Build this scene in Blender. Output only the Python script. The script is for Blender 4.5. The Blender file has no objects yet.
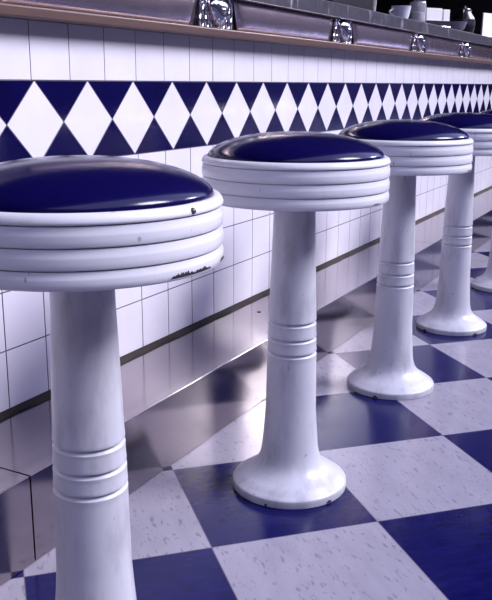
import bpy, bmesh, math, random
import numpy as np
from mathutils import Vector, Matrix
random.seed(7)
C = bpy.context.scene.collection
SC = bpy.context.scene
PI = math.pi

# ------------------------------------------------------------------ helpers
def link(name, mesh, parent=None):
    o = bpy.data.objects.new(name, mesh); C.objects.link(o)
    if parent is not None: o.parent = parent
    return o

def obj(name, bm, mats, parent=None, smooth=False, loc=None):
    me = bpy.data.meshes.new(name)
    bm.normal_update(); bm.to_mesh(me); bm.free()
    for m in (mats if isinstance(mats, (list, tuple)) else [mats]): me.materials.append(m)
    if smooth:
        for p in me.polygons: p.use_smooth = True
    o = link(name, me, parent)
    if loc is not None: o.location = loc
    return o

def tag(o, label=None, cat=None, group=None, kind=None):
    if label: o['label'] = label
    if cat: o['category'] = cat
    if group: o['group'] = group
    if kind: o['kind'] = kind
    return o

def thing(name, label, cat, loc=(0, 0, 0), rotz=0, group=None):
    o = bpy.data.objects.new(name, None); C.objects.link(o)
    o.location = loc; o.rotation_euler = (0, 0, rotz); o.empty_display_size = .05
    return tag(o, label, cat, group)

def add_box(bm, x0, x1, y0, y1, z0, z1, bev=0, seg=2, mi=0):
    r = bmesh.ops.create_cube(bm, size=1)
    vs = r['verts']
    for v in vs:
        v.co = Vector((x0 if v.co.x < 0 else x1, y0 if v.co.y < 0 else y1, z0 if v.co.z < 0 else z1))
    fs = {f for v in vs for f in v.link_faces}
    for f in fs: f.material_index = mi
    if bev:
        es = {e for f in fs for e in f.edges}
        r = bmesh.ops.bevel(bm, geom=list(es), offset=bev, segments=seg, affect='EDGES', profile=.5)
        for f in r['faces']: f.material_index = mi
    return vs

def catmull(pts, n=6):
    out = []
    P = [pts[0]] + list(pts) + [pts[-1]]
    for i in range(1, len(P) - 2):
        for k in range(n):
            t = k / n
            p0, p1, p2, p3 = (np.array(q, float) for q in P[i-1:i+3])
            out.append(tuple(.5 * ((2*p1) + (-p0+p2)*t + (2*p0-5*p1+4*p2-p3)*t*t + (-p0+3*p1-3*p2+p3)*t**3)))
    out.append(tuple(pts[-1]))
    return out

def lathe_mesh(name, prof, mats, seg=96, sharp=math.radians(38)):
    """revolve (r, z) points listed bottom to top; corners below `sharp` shade smooth"""
    bm = bmesh.new()
    rings = []
    for r, z in prof:
        if r < 1e-6: rings.append([bm.verts.new((0, 0, z))])
        else: rings.append([bm.verts.new((r*math.cos(2*PI*k/seg), r*math.sin(2*PI*k/seg), z)) for k in range(seg)])
    for a, b in zip(rings, rings[1:]):
        for k in range(seg):
            k2 = (k + 1) % seg
            if len(a) == 1 and len(b) == 1: continue
            if len(a) == 1: bm.faces.new((a[0], b[k2], b[k]))
            elif len(b) == 1: bm.faces.new((a[k], a[k2], b[0]))
            else: bm.faces.new((a[k], a[k2], b[k2], b[k]))
    bm.normal_update()
    for e in bm.edges:
        if len(e.link_faces) == 2 and e.calc_face_angle(0) > sharp: e.smooth = False
    for f in bm.faces: f.smooth = True
    me = bpy.data.meshes.new(name); bm.to_mesh(me); bm.free()
    for m in (mats if isinstance(mats, (list, tuple)) else [mats]): me.materials.append(m)
    return me

# ------------------------------------------------------------------ materials
class NT:
    def __init__(s, name):
        s.m = bpy.data.materials.new(name); s.m.use_nodes = True
        s.t = s.m.node_tree; s.b = s.t.nodes['Principled BSDF']
    def n(s, typ, **kw):
        nd = s.t.nodes.new(typ)
        for k, v in kw.items():
            if hasattr(nd, k): setattr(nd, k, v)
            else: nd.inputs[k.replace('_', ' ')].default_value = v
        return nd
    def l(s, a, b): s.t.links.new(a, b)
    def set(s, **kw):
        for k, v in kw.items(): s.b.inputs[k.replace('_', ' ')].default_value = v
    def math(s, op, a, b=None, c=None):
        nd = s.n('ShaderNodeMath', operation=op)
        for i, v in enumerate((a, b, c)):
            if v is None: continue
            if isinstance(v, (int, float)): nd.inputs[i].default_value = v
            else: s.l(v, nd.inputs[i])
        return nd.outputs[0]
    def ramp(s, fac, stops):
        r = s.n('ShaderNodeValToRGB'); s.l(fac, r.inputs[0])
        el = r.color_ramp.elements
        while len(el) < len(stops): el.new(.5)
        for e, (p, c) in zip(el, stops):
            e.position = p; e.color = (c, c, c, 1) if isinstance(c, (int, float)) else (*c, 1)
        return r.outputs[0]
    def mix(s, fac, a, b):
        nd = s.n('ShaderNodeMix', data_type='RGBA')
        for i, v in ((0, fac), (6, a), (7, b)):
            if isinstance(v, (int, float)): nd.inputs[i].default_value = v
            elif isinstance(v, tuple): nd.inputs[i].default_value = (*v, 1)
            else: s.l(v, nd.inputs[i])
        return nd.outputs[2]
    def coord(s, scale=None, rot=None):
        tc = s.n('ShaderNodeTexCoord')
        if scale is None: return tc.outputs['Object']
        mp = s.n('ShaderNodeMapping'); mp.inputs['Scale'].default_value = scale
        if rot: mp.inputs['Rotation'].default_value = rot
        s.l(tc.outputs['Object'], mp.inputs[0]); return mp.outputs[0]
    def noise(s, vec, scale, detail=3, rough=.5):
        nd = s.n('ShaderNodeTexNoise', Scale=scale, Detail=detail, Roughness=rough)
        s.l(vec, nd.inputs['Vector']); return nd.outputs[0]
    def bump(s, h, strength=.2, dist=.001):
        nd = s.n('ShaderNodeBump', Strength=strength, Distance=dist)
        s.l(h, nd.inputs['Height']); s.l(nd.outputs[0], s.b.inputs['Normal'])

def simple(name, col, rough=.4, metal=0, **kw):
    n = NT(name); n.set(Base_Color=(*col, 1), Roughness=rough, Metallic=metal, **kw)
    nz = n.noise(n.coord(), 60, 3)
    n.l(n.math('MULTIPLY_ADD', nz, .12, max(0, rough - .06)), n.b.inputs['Roughness'])
    return n.m

def glaze(name, a, b, rough):
    n = NT(name)
    nz = n.noise(n.coord(), 9, 3)
    n.l(n.mix(n.ramp(nz, [(.35, 0.), (.65, 1.)]), a, b), n.b.inputs['Base Color'])
    n.set(Roughness=rough, Coat_Weight=.05, Coat_Roughness=.08, Specular_IOR_Level=.4)
    n.bump(n.noise(n.coord(), 35, 2), .06, .002)
    return n.m
M = {}
M['white_tile'] = glaze('white_glazed_tile', (.60, .575, .66), (.645, .62, .69), .16)
M['navy_tile'] = glaze('navy_glazed_tile', (.0014, .0006, .032), (.002, .0010, .043), .13)
M['grout'] = simple('grey_grout', (.17, .155, .19), .9)
M['strip'] = simple('brown_caulk', (.016, .009, .009), .8)

# enamel paint: slightly worn white
def enamel(name, a, b, lo, hi, amt, rough, coat):
    n = NT(name); c = n.coord()
    st = n.ramp(n.noise(n.coord((1, 1, .35)), 26, 4, .6), [(lo, 0.), (hi, 1.)])
    col = n.mix(n.math('MULTIPLY', st, amt), a, b)
    sp = n.ramp(n.noise(n.coord((1, 1, .5)), 95, 2, .5), [(.72, 0.), (.75, 1.)])
    col = n.mix(n.math('MULTIPLY', sp, .5), col, (.14, .12, .15))
    n.l(col, n.b.inputs['Base Color'])
    n.set(Roughness=rough, Coat_Weight=coat, Coat_Roughness=.15)
    n.bump(n.noise(c, 22, 3), .12, .003)
    return n.m
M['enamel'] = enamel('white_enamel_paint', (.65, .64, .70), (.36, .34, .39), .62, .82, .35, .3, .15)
M['ped'] = enamel('worn_shaded_enamel', (.52, .515, .575), (.29, .27, .31), .50, .70, .55, .36, .05)  # real stains; darker base puts the weaker light below the rims into colour
M['chip'] = simple('bare_dark_metal', (.035, .028, .035), .6)
M['screw'] = simple('dull_screw_metal', (.16, .13, .14), .45, .7)

n = NT('navy_vinyl')
n.l(n.mix(n.noise(n.coord(), 5, 2), (.0025, .0014, .034), (.0035, .0022, .050)), n.b.inputs['Base Color'])
n.set(Roughness=.17, Coat_Weight=.0, Coat_Roughness=.2, Specular_IOR_Level=.3)
n.bump(n.noise(n.coord(), 480, 2), .07, .0006)
M['vinyl'] = n.m

# stainless steel
def steel(name, col, rough, scale, strength, freq=5.5, dist=.01):
    n = NT(name)
    nz = n.noise(n.coord(scale), 14, 4, .6)
    n.l(n.mix(nz, tuple(v*.86 for v in col), col), n.b.inputs['Base Color'])
    n.set(Metallic=1.0)
    n.l(n.math('MULTIPLY_ADD', nz, .06, rough), n.b.inputs['Roughness'])
    n.bump(n.noise(n.coord(), freq, 2), strength, dist)
    return n.m
M['steel'] = steel('stainless_steel_sheet', (.42, .37, .395), .11, (.3, 3, 3), .025)
M['apron'] = steel('polished_apron_steel', (.80, .64, .68), .20, (.3, 3, 6), .4, 9, .006)
M['chrome'] = simple('bright_chrome', (.72, .70, .75), .10, 1.0)
M['dark_steel'] = simple('tarnished_steel', (.14, .11, .14), .3, 1.0)
# quilted chrome backplate: crossing diagonal ridges
n = NT('quilted_chrome')
c = n.coord((1, 0, 1), (0, 0, 0))
h = []
for r in (PI/4, -PI/4):
    w = n.n('ShaderNodeTexWave', Scale=18.0); w.wave_type = 'BANDS'; w.bands_direction = 'X'
    n.l(n.coord((1, 1, .6), (0, r, 0)), w.inputs['Vector']); h.append(w.outputs['Fac'])
n.bump(n.math('MULTIPLY', h[0], h[1]), .9, .006)
n.set(Base_Color=(.72, .70, .77, 1), Metallic=1.0, Roughness=.16)
M['quilt'] = n.m

# counter edge: dark speckled laminate with pale vertical scuffs
n = NT('speckled_grey_countertop')
a = n.noise(n.coord((5, 5, 1)), 26, 4, .6)
col = n.mix(n.ramp(a, [(.38, 0.), (.72, 1.)]), (.011, .009, .019), (.055, .048, .078))
s2 = n.ramp(n.noise(n.coord((4, 4, .8)), 12, 4, .6), [(.60, 0.), (.70, 1.)])
col = n.mix(n.math('MULTIPLY', s2, .85), col, (.26, .25, .32))
n.l(col, n.b.inputs['Base Color']); n.set(Roughness=.4)
M['counter'] = n.m
n = NT('reddish_brown_wood')
a = n.noise(n.coord((1.2, 14, 14)), 9, 4, .6)
n.l(n.mix(a, (.045, .02, .019), (.10, .05, .046)), n.b.inputs['Base Color']); n.set(Roughness=.4)
M['wood'] = n.m

# checkered vinyl floor laid on the diagonal
TILE = 0.3048
n = NT('checkered_vinyl_floor')
tc = n.n('ShaderNodeTexCoord'); sx = n.n('ShaderNodeSeparateXYZ'); n.l(tc.outputs['Object'], sx.inputs[0])
X, Y = sx.outputs[0], sx.outputs[1]
k = 1 / (TILE * 2**.5)
A = n.math('MULTIPLY', n.math('SUBTRACT', X, Y), k)
B = n.math('MULTIPLY', n.math('MULTIPLY_ADD', X, -1.0, n.math('MULTIPLY', Y, -1.0)), k)
fa, fb = n.math('FLOOR', A), n.math('FLOOR', B)
par = n.math('FLOORED_MODULO', n.math('ADD', fa, fb), 2.0)       # 1 = white
cv = n.n('ShaderNodeCombineXYZ'); n.l(n.math('MULTIPLY', A, 3.2), cv.inputs[0]); n.l(n.math('MULTIPLY', B, 1.0), cv.inputs[1])
n.l(n.math('MULTIPLY_ADD', fa, 7.3, n.math('MULTIPLY', fb, 3.1)), cv.inputs[2])
cu = n.n('ShaderNodeCombineXYZ'); n.l(n.math('MULTIPLY', A, .9), cu.inputs[0]); n.l(n.math('MULTIPLY', B, 3.4), cu.inputs[1])
n.l(n.math('MULTIPLY_ADD', fa, 7.3, n.math('MULTIPLY', fb, 3.1)), cu.inputs[2])
cloud = n.noise(cv.outputs[0], 3.2, 4, .55)
speck = n.ramp(n.noise(cv.outputs[0], 12.5, 3, .55), [(.60, 0.), (.68, 1.)])
speck2 = n.ramp(n.noise(cv.outputs[0], 22, 1, .4), [(.70, 0.), (.76, 1.)])
w = n.mix(cloud, (.225, .21, .26), (.315, .296, .355))
w = n.mix(n.math('MULTIPLY', speck, .6), w, (.12, .11, .15))
w = n.mix(n.math('MULTIPLY', speck2, .5), w, (.12, .11, .15))
st = n.noise(cu.outputs[0], 7, 5, .65)
b = n.mix(n.ramp(st, [(.35, 0.), (.75, 1.)]), (.0030, .0027, .044), (.0074, .0072, .082))
fl = n.ramp(n.noise(cu.outputs[0], 13, 2, .5), [(.70, 0.), (.78, 1.)])
b = n.mix(n.math('MULTIPLY', fl, .35), b, (.045, .048, .15))
col = n.mix(par, b, w)
da = n.math('ABSOLUTE', n.math('SUBTRACT', n.math('FRACT', n.math('ADD', A, .5)), .5))
db = n.math('ABSOLUTE', n.math('SUBTRACT', n.math('FRACT', n.math('ADD', B, .5)), .5))
seam = n.math('LESS_THAN', n.math('MINIMUM', da, db), .0032)
col = n.mix(n.math('MULTIPLY', seam, .75), col, (.10, .09, .13))
n.l(col, n.b.inputs['Base Color'])
n.l(n.math('MULTIPLY_ADD', n.noise(tc.outputs['Object'], 7, 3), .16, .10), n.b.inputs['Roughness'])
n.bump(n.noise(tc.outputs['Object'], 6, 3), .06, .004)
n.set(Specular_IOR_Level=.18)
M['floor'] = n.m
M['dark_wall'] = simple('dark_brown_paint', (.022, .012, .014), .6)
M['ceil'] = simple('grey_ceiling_paint', (.16, .15, .17), .8)
M['opposite'] = simple('dark_blocker_paint', (.05, .042, .048), .8)
M['ground_blocker'] = simple('grey_ground', (.13, .125, .14), .9)

# ------------------------------------------------------------------ setting
WY = 0.2259                      # face of the tiled wall
T = 0.1088; XT = -0.0981          # tile pitch and a joint position
ZT = 0.757; D = 0.15368; XD = -0.0908
ZB = 0.1606
XA, XB = XT - 14*T, XT + 60*T

bm = bmesh.new(); add_box(bm, -3.2, 7.2, -4.0, 3.2, -.05, 0)
tag(obj('floor', bm, M['floor']), kind='structure')
bm = bmesh.new(); add_box(bm, -60, 60, -60, -4.02, -.06, -.01)
tag(obj('ground_blocker', bm, M['ground_blocker']), kind='structure')  # unseen ground, added to hide bright sky below the horizon
bm = bmesh.new(); add_box(bm, -3.2, 7.2, 2.9, 3.0, 0, 2.6)
tag(obj('wall_far', bm, M['dark_wall']), kind='structure')
bm = bmesh.new(); add_box(bm, 7.2, 7.3, -1.2, 3.0, 0, 2.6)
tag(obj('wall_right', bm, M['dark_wall']), kind='structure')
bm = bmesh.new(); add_box(bm, -9, 45, -6.2, -6.0, 0, 4.6)
tag(obj('sky_blocker_opposite', bm, M['opposite']), kind='structure')  # unseen, added and raised to block low sky light and darken reflections
bm = bmesh.new(); add_box(bm, -3.3, -3.2, -4.0, 3.0, 0, 2.6)
tag(obj('wall_left_blocker', bm, M['dark_wall']), kind='structure')  # unseen, run forward to keep sky light off the stools' left sides
bm = bmesh.new(); add_box(bm, -3.3, 7.3, -.75, 3.0, 2.6, 2.7)
tag(obj('ceiling_blocker', bm, M['ceil']), kind='structure')  # unseen; front edge placed by how much light it cuts off

# tiled counter wall: grout bed and every tile as a chamfered slab
bm = bmesh.new()
add_box(bm, XA, XB, WY + .0025, WY + .09, 0, .93, mi=2)
def slab(poly, mi, gap=.0008, ch=.0005, h=.0025):
    """poly: convex (x, z) counter-clockwise seen from the room"""
    def inset(P, d):
        out = []
        for i in range(len(P)):
            p, q, r = (np.array(P[j % len(P)], float) for j in (i-1, i, i+1))
            e1 = (q-p)/np.linalg.norm(q-p); e2 = (r-q)/np.linalg.norm(r-q)
            n1 = np.array((-e1[1], e1[0])); n2 = np.array((-e2[1], e2[0]))
            m = n1+n2; m /= np.linalg.norm(m); out.append(q + m*d/max(.25, m@n1))
        return out
    jy = random.uniform(-.00012, .00012)
    o = inset(poly, gap); f = inset(poly, gap+ch)
    tilt = random.uniform(-.0022, .0022), random.uniform(-.0022, .0022)
    cx = sum(p[0] for p in poly)/len(poly); cz = sum(p[1] for p in poly)/len(poly)
    def yy(p): return WY + jy + tilt[0]*(p[0]-cx) + tilt[1]*(p[1]-cz)
    vb = [bm.verts.new((p[0], WY + h, p[1])) for p in o]
    vm = [bm.verts.new((p[0], yy(p) + ch*.7, p[1])) for p in o]
    vf = [bm.verts.new((p[0], yy(p), p[1])) for p in f]
    fs = [bm.faces.new(vf)]
    for i in range(len(poly)):
        j = (i+1) % len(poly)
        fs.append(bm.faces.new((vb[i], vb[j], vm[j], vm[i]))); fs.append(bm.faces.new((vm[i], vm[j], vf[j], vf[i])))
    for q in fs: q.material_index = 2
    fs[0].material_index = mi
def rect(x0, x1, z0, z1): return [(x0, z0), (x1, z0), (x1, z1), (x0, z1)]
nx = 74
ZR = [ZB] + [ZT - D - r*.1098 for r in (3, 2, 1, 0)]
for i in range(nx):
    x0 = XA + i*T; x1 = x0 + T
    slab(rect(x0, x1, ZT, ZT + .1095), 0, gap=.0004, ch=.0007)
    for z0, z1 in zip(ZR, ZR[1:]): slab(rect(x0, x1, z0, z1), 0)
i0 = int((XA - XD)/D) - 1
k = 0
while XD + (i0+k)*D < XB + D:
    x = XD + (i0+k)*D; k += 1
    if x - D/2 < XA - .1 or x + D > XB + .2: continue
    slab([(x, ZT-D), (x+D/2, ZT-D/2), (x, ZT), (x-D/2, ZT-D/2)], 0, gap=.0005)
    slab([(x, ZT), (x+D/2, ZT-D/2), (x+D, ZT)], 1, gap=.0005)
    slab([(x, ZT-D), (x+D, ZT-D), (x+D/2, ZT-D/2)], 1, gap=.0005)
tag(obj('wall_counter', bm, [M['white_tile'], M['navy_tile'], M['grout']]), kind='structure')

# brown strip under the tiles and wooden strip over them
bm = bmesh.new()
N = 240
pr = []
for i in range(N+1):
    x = XA + (XB-XA)*i/N
    w = .004*math.sin(x*37) * math.sin(x*11+1) + random.uniform(-.0012, .0012)
    pr.append([bm.verts.new((x, WY+.004, .1615)), bm.verts.new((x, WY-.006+w*.4, .1600)), bm.verts.new((x, WY-.010+w, .1522))])
for a, b in zip(pr, pr[1:]):
    for j in range(2): bm.faces.new((a[j], a[j+1], b[j+1], b[j]))
tag(obj('trim_1', bm, M['strip']), kind='structure')
bm = bmesh.new(); add_box(bm, XA, XB, .184, .232, .8601, .8794, .003, 2)
tag(obj('trim_2', bm, M['wood']), kind='structure')

# ------------------------------------------------------------------ steel step along the wall
KY, ZS = .0136, .152
seams = [-2.2, -.3895, 1.903, 4.2, 6.4]
labs = ['short stainless steel step section left of the open seam behind the nearest stool',
        'long stainless steel step section along the tiled wall behind the second and third stools',
        'stainless steel step section at the far end behind the fourth and fifth stools', None]
for i, (a, b) in enumerate(zip(seams, seams[1:])):
    if labs[i] is None: break
    t = thing('steel_step', labs[i], 'step', ((a+b)/2, KY, 0), group='steel step sections')
    h = (b-a)/2 - .0018
    bm = bmesh.new()
    prof = [(0, .0015), *[(.0022*(1-math.cos(q)), ZS-.0022*(1-math.sin(q))) for q in np.linspace(0, PI/2, 9)], (WY-KY-.001, ZS), (WY-KY-.001, ZS-.02), (.03, ZS-.02), (.03, .0015)]
    va = [bm.verts.new((-h, y, z)) for y, z in prof]; vb = [bm.verts.new((h, y, z)) for y, z in prof]
    bm.faces.new(va); bm.faces.new(vb[::-1])
    for j in range(len(prof)):
        j2 = (j+1) % len(prof); bm.faces.new((va[j2], va[j], vb[j], vb[j2]))
    bmesh.ops.recalc_face_normals(bm, faces=bm.faces[:])
    cl = obj('cladding', bm, M['steel'], t)
    for sxx in ([.6617] if i == 1 else []):
        bm = bmesh.new(); bmesh.ops.create_uvsphere(bm, u_segments=16, v_segments=8, radius=.006)
        for v in bm.verts: v.co.z *= .35
        obj('screw', bm, M['chip'], t, True, loc=(sxx-(a+b)/2, .1464-KY, ZS))

# ------------------------------------------------------------------ stools
Z0 = .5553; RR = .1658
foot = catmull([(.1096, .001), (.1100, .0065), (.1098, .0125), (.1084, .0158), (.1020, .0205), (.0925, .0275), (.0810, .0345), (.0700, .0430), (.0620, .0530), (.0572, .0640), (.0545, .0760), (.0530, .0880)], 4)
def shaft_r(z):
    return float(np.interp(z, [.088, .13, .16, .28, .40, .50, .56], [.0530, .0496, .0476, .0456, .0420, .0383, .0372]))
sh = []
gz = [.2709, .2990, .3293]
for z in list(np.arange(.088, .5601, .008)):
    if min(abs(z-g) for g in gz) < .0075: continue
    sh.append((shaft_r(z), float(z)))
for g in gz:
    r = shaft_r(g)
    sh += [(r+.0002, g-.0070), (r+.0005, g-.0056), (r+.0004, g-.0042), (r-.0012, g-.0026), (r-.0034, g-.0010), (r-.0042, g+.0020), (r+.0000, g+.0024), (r+.0003, g+.0040), (r+.0002, g+.0062)]
sh.sort(key=lambda p: p[1])
rim = [(.040, Z0), (.150, Z0), (.1635, Z0), (RR-.0003, Z0+.0016)]
edges = [Z0+.001, .5755, .5979, .6200, .6290]
for i in range(3):
    a, b = edges[i], edges[i+1]
    h = b-a
    rim += [(RR+.0001, a+h*.30), (RR+.0002, a+h*.52), (RR-.0001, a+h*.60), (RR-.0009, a+h*.70), (RR-.0014, a+h*.84), (RR-.0018, b-.0011), (RR-.0050, b-.0007), (RR-.0050, b+.0004), (RR-.0006, b+.0006), (RR+.0001, b+.0018)]
rim += [(RR+.0001, .6235), (RR-.0010, .6264), (RR-.0032, .6296), (RR-.0066, .6313), (.1570, .6317), (.1548, .6308), (.1400, .6270)]
ZP, RP, HT = .6302, .1548, .0418
pad = [(0.13, ZP-.004), (RP-.0012, ZP-.003), (RP, ZP+.0005), (RP-.0001, ZP+.0025)]
for t in list(np.cos(np.linspace(.10, PI/2, 34))):
    pad.append((RP*t, ZP + .0025 + (HT-.0025)*max(0, 1 - t**2.2)**.60))
pad[-1] = (0.0, pad[-1][1])

me_ped = lathe_mesh('pedestal', foot[:-1] + sh, M['ped'])
me_rim = lathe_mesh('seat_rim', rim, M['enamel'], 128, math.radians(50))
me_pad = lathe_mesh('seat_cushion', pad, M['vinyl'], 128, math.radians(60))

def rim_chip(th0, th1, h0, seed):
    """irregular bare patch along the lower rim edge, following its curve"""
    rnd = random.Random(seed)
    bm = bmesh.new(); n_ = 26
    lo = [(RR-.012, Z0-.0004), (RR-.0030, Z0+.0006), (RR+.0006, Z0+.0035)]
    cols = []
    for i in range(n_+1):
        t = i/n_; th = th0 + (th1-th0)*t
        hh = h0*(math.sin(PI*t)**.5)*rnd.uniform(.35, 1.0) + .0012
        zt = Z0 + .003 + hh
        pts = lo + [(RR+.0013, (Z0+.0035+zt)/2), (RR+.0014, zt)]
        cols.append([bm.verts.new((r*math.cos(th), r*math.sin(th), z)) for r, z in pts])
    for a, b in zip(cols, cols[1:]):
        for j in range(len(a)-1): bm.faces.new((a[j], b[j], b[j+1], a[j+1]))
    return bm
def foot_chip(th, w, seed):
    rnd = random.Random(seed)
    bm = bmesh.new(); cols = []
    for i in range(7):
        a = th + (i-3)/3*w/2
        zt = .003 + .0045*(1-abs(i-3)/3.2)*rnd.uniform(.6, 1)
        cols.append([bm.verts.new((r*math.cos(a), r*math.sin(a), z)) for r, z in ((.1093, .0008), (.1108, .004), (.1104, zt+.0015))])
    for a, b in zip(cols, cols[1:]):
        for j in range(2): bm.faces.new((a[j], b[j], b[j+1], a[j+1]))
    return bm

R_ = math.radians
labels = ['white bar stool nearest the camera, cut by the frame edge, lower rim chipped dark',
          'second white bar stool from the camera, whole navy cushion, standing on one blue floor tile',
          'third white bar stool from the camera, seat edge just behind the second stool',
          'fourth white bar stool from the camera, seat partly hidden by the third stool',
          'farthest white bar stool, mostly hidden behind the fourth, pedestal at the frame edge']
cents = [(-.5468, -.2358), (.0624, -.2284), (.6845, -.2242), (1.3005, -.2210), (1.9344, -.2454)]
proto = thing('bar_stool', labels[0], 'stool', (*cents[0], 0), 0, 'white diner stools in a row')
link('pedestal', me_ped, proto); link('seat_rim', me_rim, proto); link('seat_cushion', me_pad, proto)
stools = [proto]
for i in range(1, 5):
    r = proto.copy(); C.objects.link(r); r.location = (*cents[i], 0); r['label'] = labels[i]
    for ch in list(proto.children):
        c2 = ch.copy(); C.objects.link(c2); c2.parent = r
        c2.rotation_euler = (0, 0, i*1.31)
    stools.append(r)
proto.children[0].rotation_euler = (0, 0, .4)
# individual wear: chipped rims, a rim screw and gaps under the feet
for s_, th0, th1, h, sd in ((0, -108, -96, .0052, 1), (0, -97, -85, .0045, 2), (0, -72, -66, .006, 8), (1, -104, -97, .0012, 4), (2, -97, -84, .0022, 5)):
    o = obj('paint_chip', rim_chip(R_(th0), R_(th1), h, sd), M['chip'], stools[s_], True)
    o['label'] = 'dark bare patch in the white paint'
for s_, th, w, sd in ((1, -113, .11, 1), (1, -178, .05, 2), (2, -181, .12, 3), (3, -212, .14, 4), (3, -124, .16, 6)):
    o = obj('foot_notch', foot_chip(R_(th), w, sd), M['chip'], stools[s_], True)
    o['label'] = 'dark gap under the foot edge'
bm = bmesh.new(); bmesh.ops.create_uvsphere(bm, u_segments=16, v_segments=8, radius=.0036)
a = R_(-96)
obj('rim_screw', bm, M['screw'], proto, True, loc=((RR-.0010)*math.cos(a), (RR-.0010)*math.sin(a), .6250))

# ------------------------------------------------------------------ counter
CY0 = .184
bm = bmesh.new()
pr = [(CY0, .9550), (CY0, .9930), (CY0+.003, .9965), (.80, .9965), (.80, .9545), (CY0+.004, .9545)]
va = [bm.verts.new((XA, y, z)) for y, z in pr]; vb = [bm.verts.new((XB, y, z)) for y, z in pr]
bm.faces.new(va); bm.faces.new(vb[::-1])
for j in range(len(pr)):
    j2 = (j+1) % len(pr); bm.faces.new((va[j2], va[j], vb[j], vb[j2]))
bmesh.ops.recalc_face_normals(bm, faces=bm.faces[:])
ct = obj('countertop', bm, M['counter'])
tag(ct, 'long speckled grey countertop above the steel apron and tiled wall', 'countertop')
bm = bmesh.new(); add_box(bm, XA, XB, CY0-.0015, CY0+.004, .9515, .9550, .001, 2)
o = obj('edge_bead', bm, M['dark_steel'], ct); o['label'] = 'dark metal bead under the counter edge'

# apron: steel panels leaning out under the counter edge, tapered bosses between them
AY, AZ, AL = .203, .8805, .0732
AT = math.radians(2)                  # lean of the apron
BX = [-.30, .530, 1.345, 2.175, 2.935, 3.70]
def lean(o, x=0, up=0):
    o.location = (x, AY - math.sin(AT)*up, AZ + math.cos(AT)*up); o.rotation_euler = (AT, 0, 0)
    return o
def trapezoid_panel(w, slope):
    """bulging sheet between two bosses, its ends leaning inwards to the bottom"""
    bm = bmesh.new(); rows = []
    nz, nn = 8, 30
    for j in range(nz+1):
        t = j/nz; z = .001 + (AL-.002)*t
        bul = .004*math.sin(PI*t)**.8
        row = []
        for i in range(nn+1):
            s = i/nn; xa = -w/2 + slope*(1-t); xb = w/2 - slope*(1-t)
            e = min(1, min(s, 1-s)/.06)
            row.append(bm.verts.new((xa + (xb-xa)*s, -.001 - bul*math.sin(e*PI/2)**.8, z)))
        rows.append(row)
    for a, b in zip(rows, rows[1:]):
        for i in range(nn): bm.faces.new((a[i], a[i+1], b[i+1], b[i]))
    g = bmesh.ops.extrude_face_region(bm, geom=bm.faces[:])
    for v in [q for q in g['geom'] if isinstance(q, bmesh.types.BMVert)]: v.co.y = .004
    bmesh.ops.recalc_face_normals(bm, faces=bm.faces[:])
    return bm
pl = ['steel apron panel above the nearest stool, at the upper corner of the photo',
      'steel apron panel with streaked reflections, above the second stool',
      'bright steel apron panel above the third stool, below the white mug',
      'far steel apron panel under the counter, below the napkin holder',
      'farthest steel apron panel, below the coffee pot']
for i in range(5):
    o = obj('apron_panel', trapezoid_panel(BX[i+1]-BX[i]-.17, .024), M['apron'], None, True)
    lean(o, (BX[i]+BX[i+1])/2)
    tag(o, pl[i], 'panel', 'steel apron panels')
def boss_mesh():
    bm = bmesh.new(); rings = []
    # a tongue: wide and flat at the top, tapering to a rounded bottom
    for d, sc in ((0, 1.0), (.008, .96), (.014, .84), (.018, .62), (.020, .35), (.0205, .08)):
        ring = []
        for k in range(40):
            a = 2*PI*k/40
            cx, cz = math.cos(a), math.sin(a)
            sxn = math.copysign(abs(cx)**.8, cx)
            zz = math.copysign(abs(cz)**.8, cz)
            wid = .040 + .013*zz
            ring.append(bm.verts.new((sxn*wid*sc, -d, zz*.034*sc)))
        rings.append(ring)
    for a, b in zip(rings, rings[1:]):
        for k in range(40): bm.faces.new((a[k], a[(k+1) % 40], b[(k+1) % 40], b[k]))
    bm.faces.new(rings[-1]); bm.faces.new(rings[0][::-1])
    bmesh.ops.recalc_face_normals(bm, faces=bm.faces[:])
    return bm
bl = ['chrome bracket with quilted backplate, between the first and second stools',
      'chrome bracket with tapered boss, above the gap between second and third stools',
      'small chrome bracket under the counter below the glass sugar jar',
      'farthest chrome bracket under the counter, below the ashtray']
bp = None
for i, x in enumerate(BX[1:5]):
    if bp is None:
        bp = lean(thing('counter_bracket', bl[0], 'bracket', group='chrome brackets under the counter'), x, AL/2)
        bm = bmesh.new(); add_box(bm, -.080, .080, -.002, .006, -.0352, .0352, .001, 1)
        obj('backplate', bm, M['quilt'], bp)
        obj('boss', boss_mesh(), M['chrome'], bp, True, loc=(0, -.002, 0))
        bm = bmesh.new(); bmesh.ops.create_uvsphere(bm, u_segments=20, v_segments=10, radius=.0075)
        for v in bm.verts: v.co.y *= .5
        obj('screw', bm, M['chrome'], bp, True, loc=(0, -.0225, .004))
    else:
        r = bp.copy(); C.objects.link(r); lean(r, x, AL/2); r['label'] = bl[i]
        for ch in list(bp.children):
            c2 = ch.copy(); C.objects.link(c2); c2.parent = r
# backing of the apron, closing the gap behind the brackets
bm = bmesh.new(); add_box(bm, XA, XB, 0.0065, .02, .001, AL+.0005)
tag(lean(obj('trim_3', bm, M['dark_steel'])), kind='structure')

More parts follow.
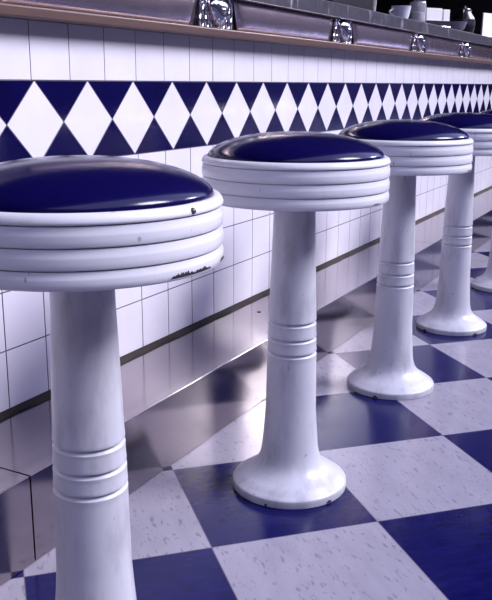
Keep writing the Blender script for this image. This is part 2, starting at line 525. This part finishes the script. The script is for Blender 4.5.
# ------------------------------------------------------------------ things on the counter
CT = .9965
M['china'] = simple('white_china', (.74, .72, .80), .2)
M['clear'] = (lambda n: (n.set(Base_Color=(.92, .92, .97, 1), Roughness=.05, Transmission_Weight=.85, IOR=1.45), n.m)[1])(NT('clear_glass'))
M['paper'] = simple('white_paper', (.85, .83, .84), .8)
M['sugar'] = simple('white_sugar', (.78, .75, .78), .9)
M['black'] = simple('black_plastic', (.012, .010, .014), .3)
M['grey_glaze'] = simple('grey_glaze', (.22, .20, .27), .35)
mug = thing('white_mug', 'small white mug at the counter edge left of the sugar jar', 'mug', (2.03, .235, CT), R_(150)); mug.scale = (.95, .95, .75)
link('cup', lathe_mesh('cup', [(0, .001), (.026, .001), (.030, .004), (.036, .030), (.041, .066), (.042, .068), (.040, .066), (.034, .030), (.028, .007), (0, .006)], M['china'], 40), mug)
def tube(bm, pts, r, seg=10):
    rings = []
    for i, p in enumerate(pts):
        p = Vector(p); d = (Vector(pts[min(i+1, len(pts)-1)]) - Vector(pts[max(i-1, 0)])).normalized()
        u = d.cross(Vector((0, 1, 0))).normalized() if abs(d.y) < .9 else d.cross(Vector((1, 0, 0))).normalized()
        w = d.cross(u)
        rings.append([bm.verts.new(p + (u*math.cos(2*PI*k/seg) + w*math.sin(2*PI*k/seg))*r) for k in range(seg)])
    for a, b in zip(rings, rings[1:]):
        for k in range(seg): bm.faces.new((a[k], a[(k+1) % seg], b[(k+1) % seg], b[k]))
    bm.faces.new(rings[0][::-1]); bm.faces.new(rings[-1])
bm = bmesh.new()
tube(bm, [(.037+.024*math.sin(PI*t), 0, .018+.036*t) for t in np.linspace(0, 1, 13)], .0045)
obj('handle', bm, M['china'], mug, True)

jar = thing('sugar_jar', 'clear glass sugar jar with metal lid between white mug and napkin holder', 'jar', (2.245, .235, CT)); jar.scale = (.80, .80, .92)
link('glass_body', lathe_mesh('glass_body', [(0, .001), (.036, .001), (.042, .006), (.043, .050), (.044, .082), (.038, .092), (.036, .092), (.041, .080), (.040, .008), (0, .006)], M['clear'], 48), jar)
link('sugar', lathe_mesh('sugar', [(0, .007), (.0385, .009), (.039, .046), (.02, .050), (0, .052)], M['sugar'], 40), jar)
link('lid', lathe_mesh('lid', [(.036, .090), (.040, .091), (.041, .100), (.034, .112), (.015, .121), (.006, .124), (0, .124)], M['chrome'], 40), jar)

nap = thing('napkin_holder', 'napkin holder packed with bright white napkins beside the sugar jar', 'napkin holder', (2.52, .24, CT), R_(-35)); nap.scale = (.8, .8, .8)
bm = bmesh.new(); add_box(bm, -.085, .085, -.035, .035, 0, .006, .002)
for s in (-1, 1): add_box(bm, -.085, .085, s*.033-.0015, s*.033+.0015, .006, .034, .001, 1)
obj('frame', bm, M['chrome'], nap)
for k, (a, b) in enumerate(((-.082, .026), (.036, .080))):
    bm = bmesh.new(); add_box(bm, a, b, -.030, .030, .0065, .098 - .004*k, .002, 2)
    obj('napkin_stack', bm, M['paper'], nap)

dish = link('ashtray', lathe_mesh('ashtray', [(0, .001), (.050, .001), (.062, .012), (.072, .040), (.074, .042), (.070, .040), (.055, .014), (0, .010)], M['grey_glaze'], 48))
dish.location = (2.84, .25, CT)
tag(dish, 'low grey ashtray on the counter between napkins and coffee pot', 'ashtray')

pot = thing('coffee_pot', 'dark coffee pot with shiny metal band at the far counter end', 'coffee pot', (3.07, .25, CT), R_(190)); pot.scale = (.72, .72, .72)
link('body', lathe_mesh('body', [(0, .001), (.062, .001), (.070, .010), (.078, .045), (.076, .060)], M['black'], 56), pot)
link('band', lathe_mesh('band', [(.0755, .058), (.079, .060), (.079, .092), (.074, .095)], M['chrome'], 56), pot)
link('collar', lathe_mesh('collar', [(.074, .094), (.066, .115), (.050, .135), (.046, .150), (.050, .156), (.046, .158), (0, .158)], M['black'], 56), pot)
link('lid', lathe_mesh('lid', [(.046, .157), (.040, .166), (.012, .172), (.010, .184), (0, .187)], M['dark_steel'], 40), pot)
bm = bmesh.new()
tube(bm, [(.046, 0, .146), (.080, 0, .150), (.115, 0, .146), (.124, 0, .120), (.118, 0, .080), (.106, 0, .050)], .008)
obj('handle', bm, M['black'], pot, True)

box = thing('menu_stand', 'white card stand at the far end of the counter beside the coffee pot', 'card stand', (3.60, .25, CT), R_(-20))
bm = bmesh.new(); add_box(bm, -.06, .06, -.025, .025, 0, .012, .003)
obj('base', bm, M['chrome'], box)
bm = bmesh.new(); add_box(bm, -.055, .055, -.004, .004, .010, .135, .001, 1)
obj('card', bm, M['paper'], box)

# dim things further back over the counter
bin_ = thing('cutlery_tray', 'dark cutlery tray on the counter left of the white mug', 'tray', (1.50, .32, CT))
bm = bmesh.new()
add_box(bm, -.19, .19, -.09, .09, 0, .006, .002)
for s in (-1, 1):
    add_box(bm, -.19, .19, s*.09-.004, s*.09+.004, 0, .062, .002, 1)
    add_box(bm, s*.19-.004, s*.19+.004, -.09, .09, 0, .062, .002, 1)
obj('tray_body', bm, M['black'], bin_)
bm = bmesh.new(); add_box(bm, -.004, .004, -.086, .086, .006, .055, .001, 1)
obj('divider', bm, M['grey_glaze'], bin_)
gl = link('drinking_glass', lathe_mesh('drinking_glass', [(0, .001), (.028, .001), (.030, .004), (.037, .140), (.0355, .140), (.0285, .010), (0, .008)], M['clear'], 40))
gl.location = (2.0, .36, CT)
tag(gl, 'tall drinking glass behind the white mug', 'glass')

# ------------------------------------------------------------------ light
wd = bpy.data.worlds.new('daylight'); SC.world = wd; wd.use_nodes = True
bg = wd.node_tree.nodes['Background']
bg.inputs['Color'].default_value = (.54, .58, 1.0, 1); bg.inputs['Strength'].default_value = 1.7
def sun(name, d, energy, angle, col):
    L = bpy.data.lights.new(name, 'SUN'); L.energy = energy; L.angle = R_(angle); L.color = col
    o = bpy.data.objects.new(name, L); C.objects.link(o)
    d = Vector(d); o.rotation_euler = d.to_track_quat('Z', 'Y').to_euler(); o.location = d*8
sun('soft_key', (.34, -.74, .70), 3.8, 24, (.96, .935, 1.0))  # added soft key lamp in place of a bright part of the sky
sun('low_sun', (.84, -.42, .37), .65, 9, (1.0, .96, .97))

# ------------------------------------------------------------------ camera
cam = bpy.data.cameras.new('camera'); co = bpy.data.objects.new('camera', cam); C.objects.link(co)
cam.sensor_fit = 'VERTICAL'; cam.sensor_height = 36; cam.lens = 841.76*36/600
cam.clip_start = .05; cam.clip_end = 200
yaw, pitch, roll = .48707, .25187, .00548
f = Vector((math.cos(yaw)*math.cos(pitch), math.sin(yaw)*math.cos(pitch), -math.sin(pitch)))
r = Vector((math.sin(yaw), -math.cos(yaw), 0)); u = r.cross(f)
cr, sr = math.cos(roll), math.sin(roll)
r2 = r*cr + u*sr; u2 = u*cr - r*sr
m = Matrix((r2, u2, -f)).transposed().to_4x4(); m.translation = (-1.30537, -.85522, .75344)
co.matrix_world = m
SC.camera = co
vs = SC.view_settings; vs.view_transform = 'Standard'; vs.look = 'None'; vs.gamma = 1; vs.exposure = .5; vs.use_curve_mapping = False
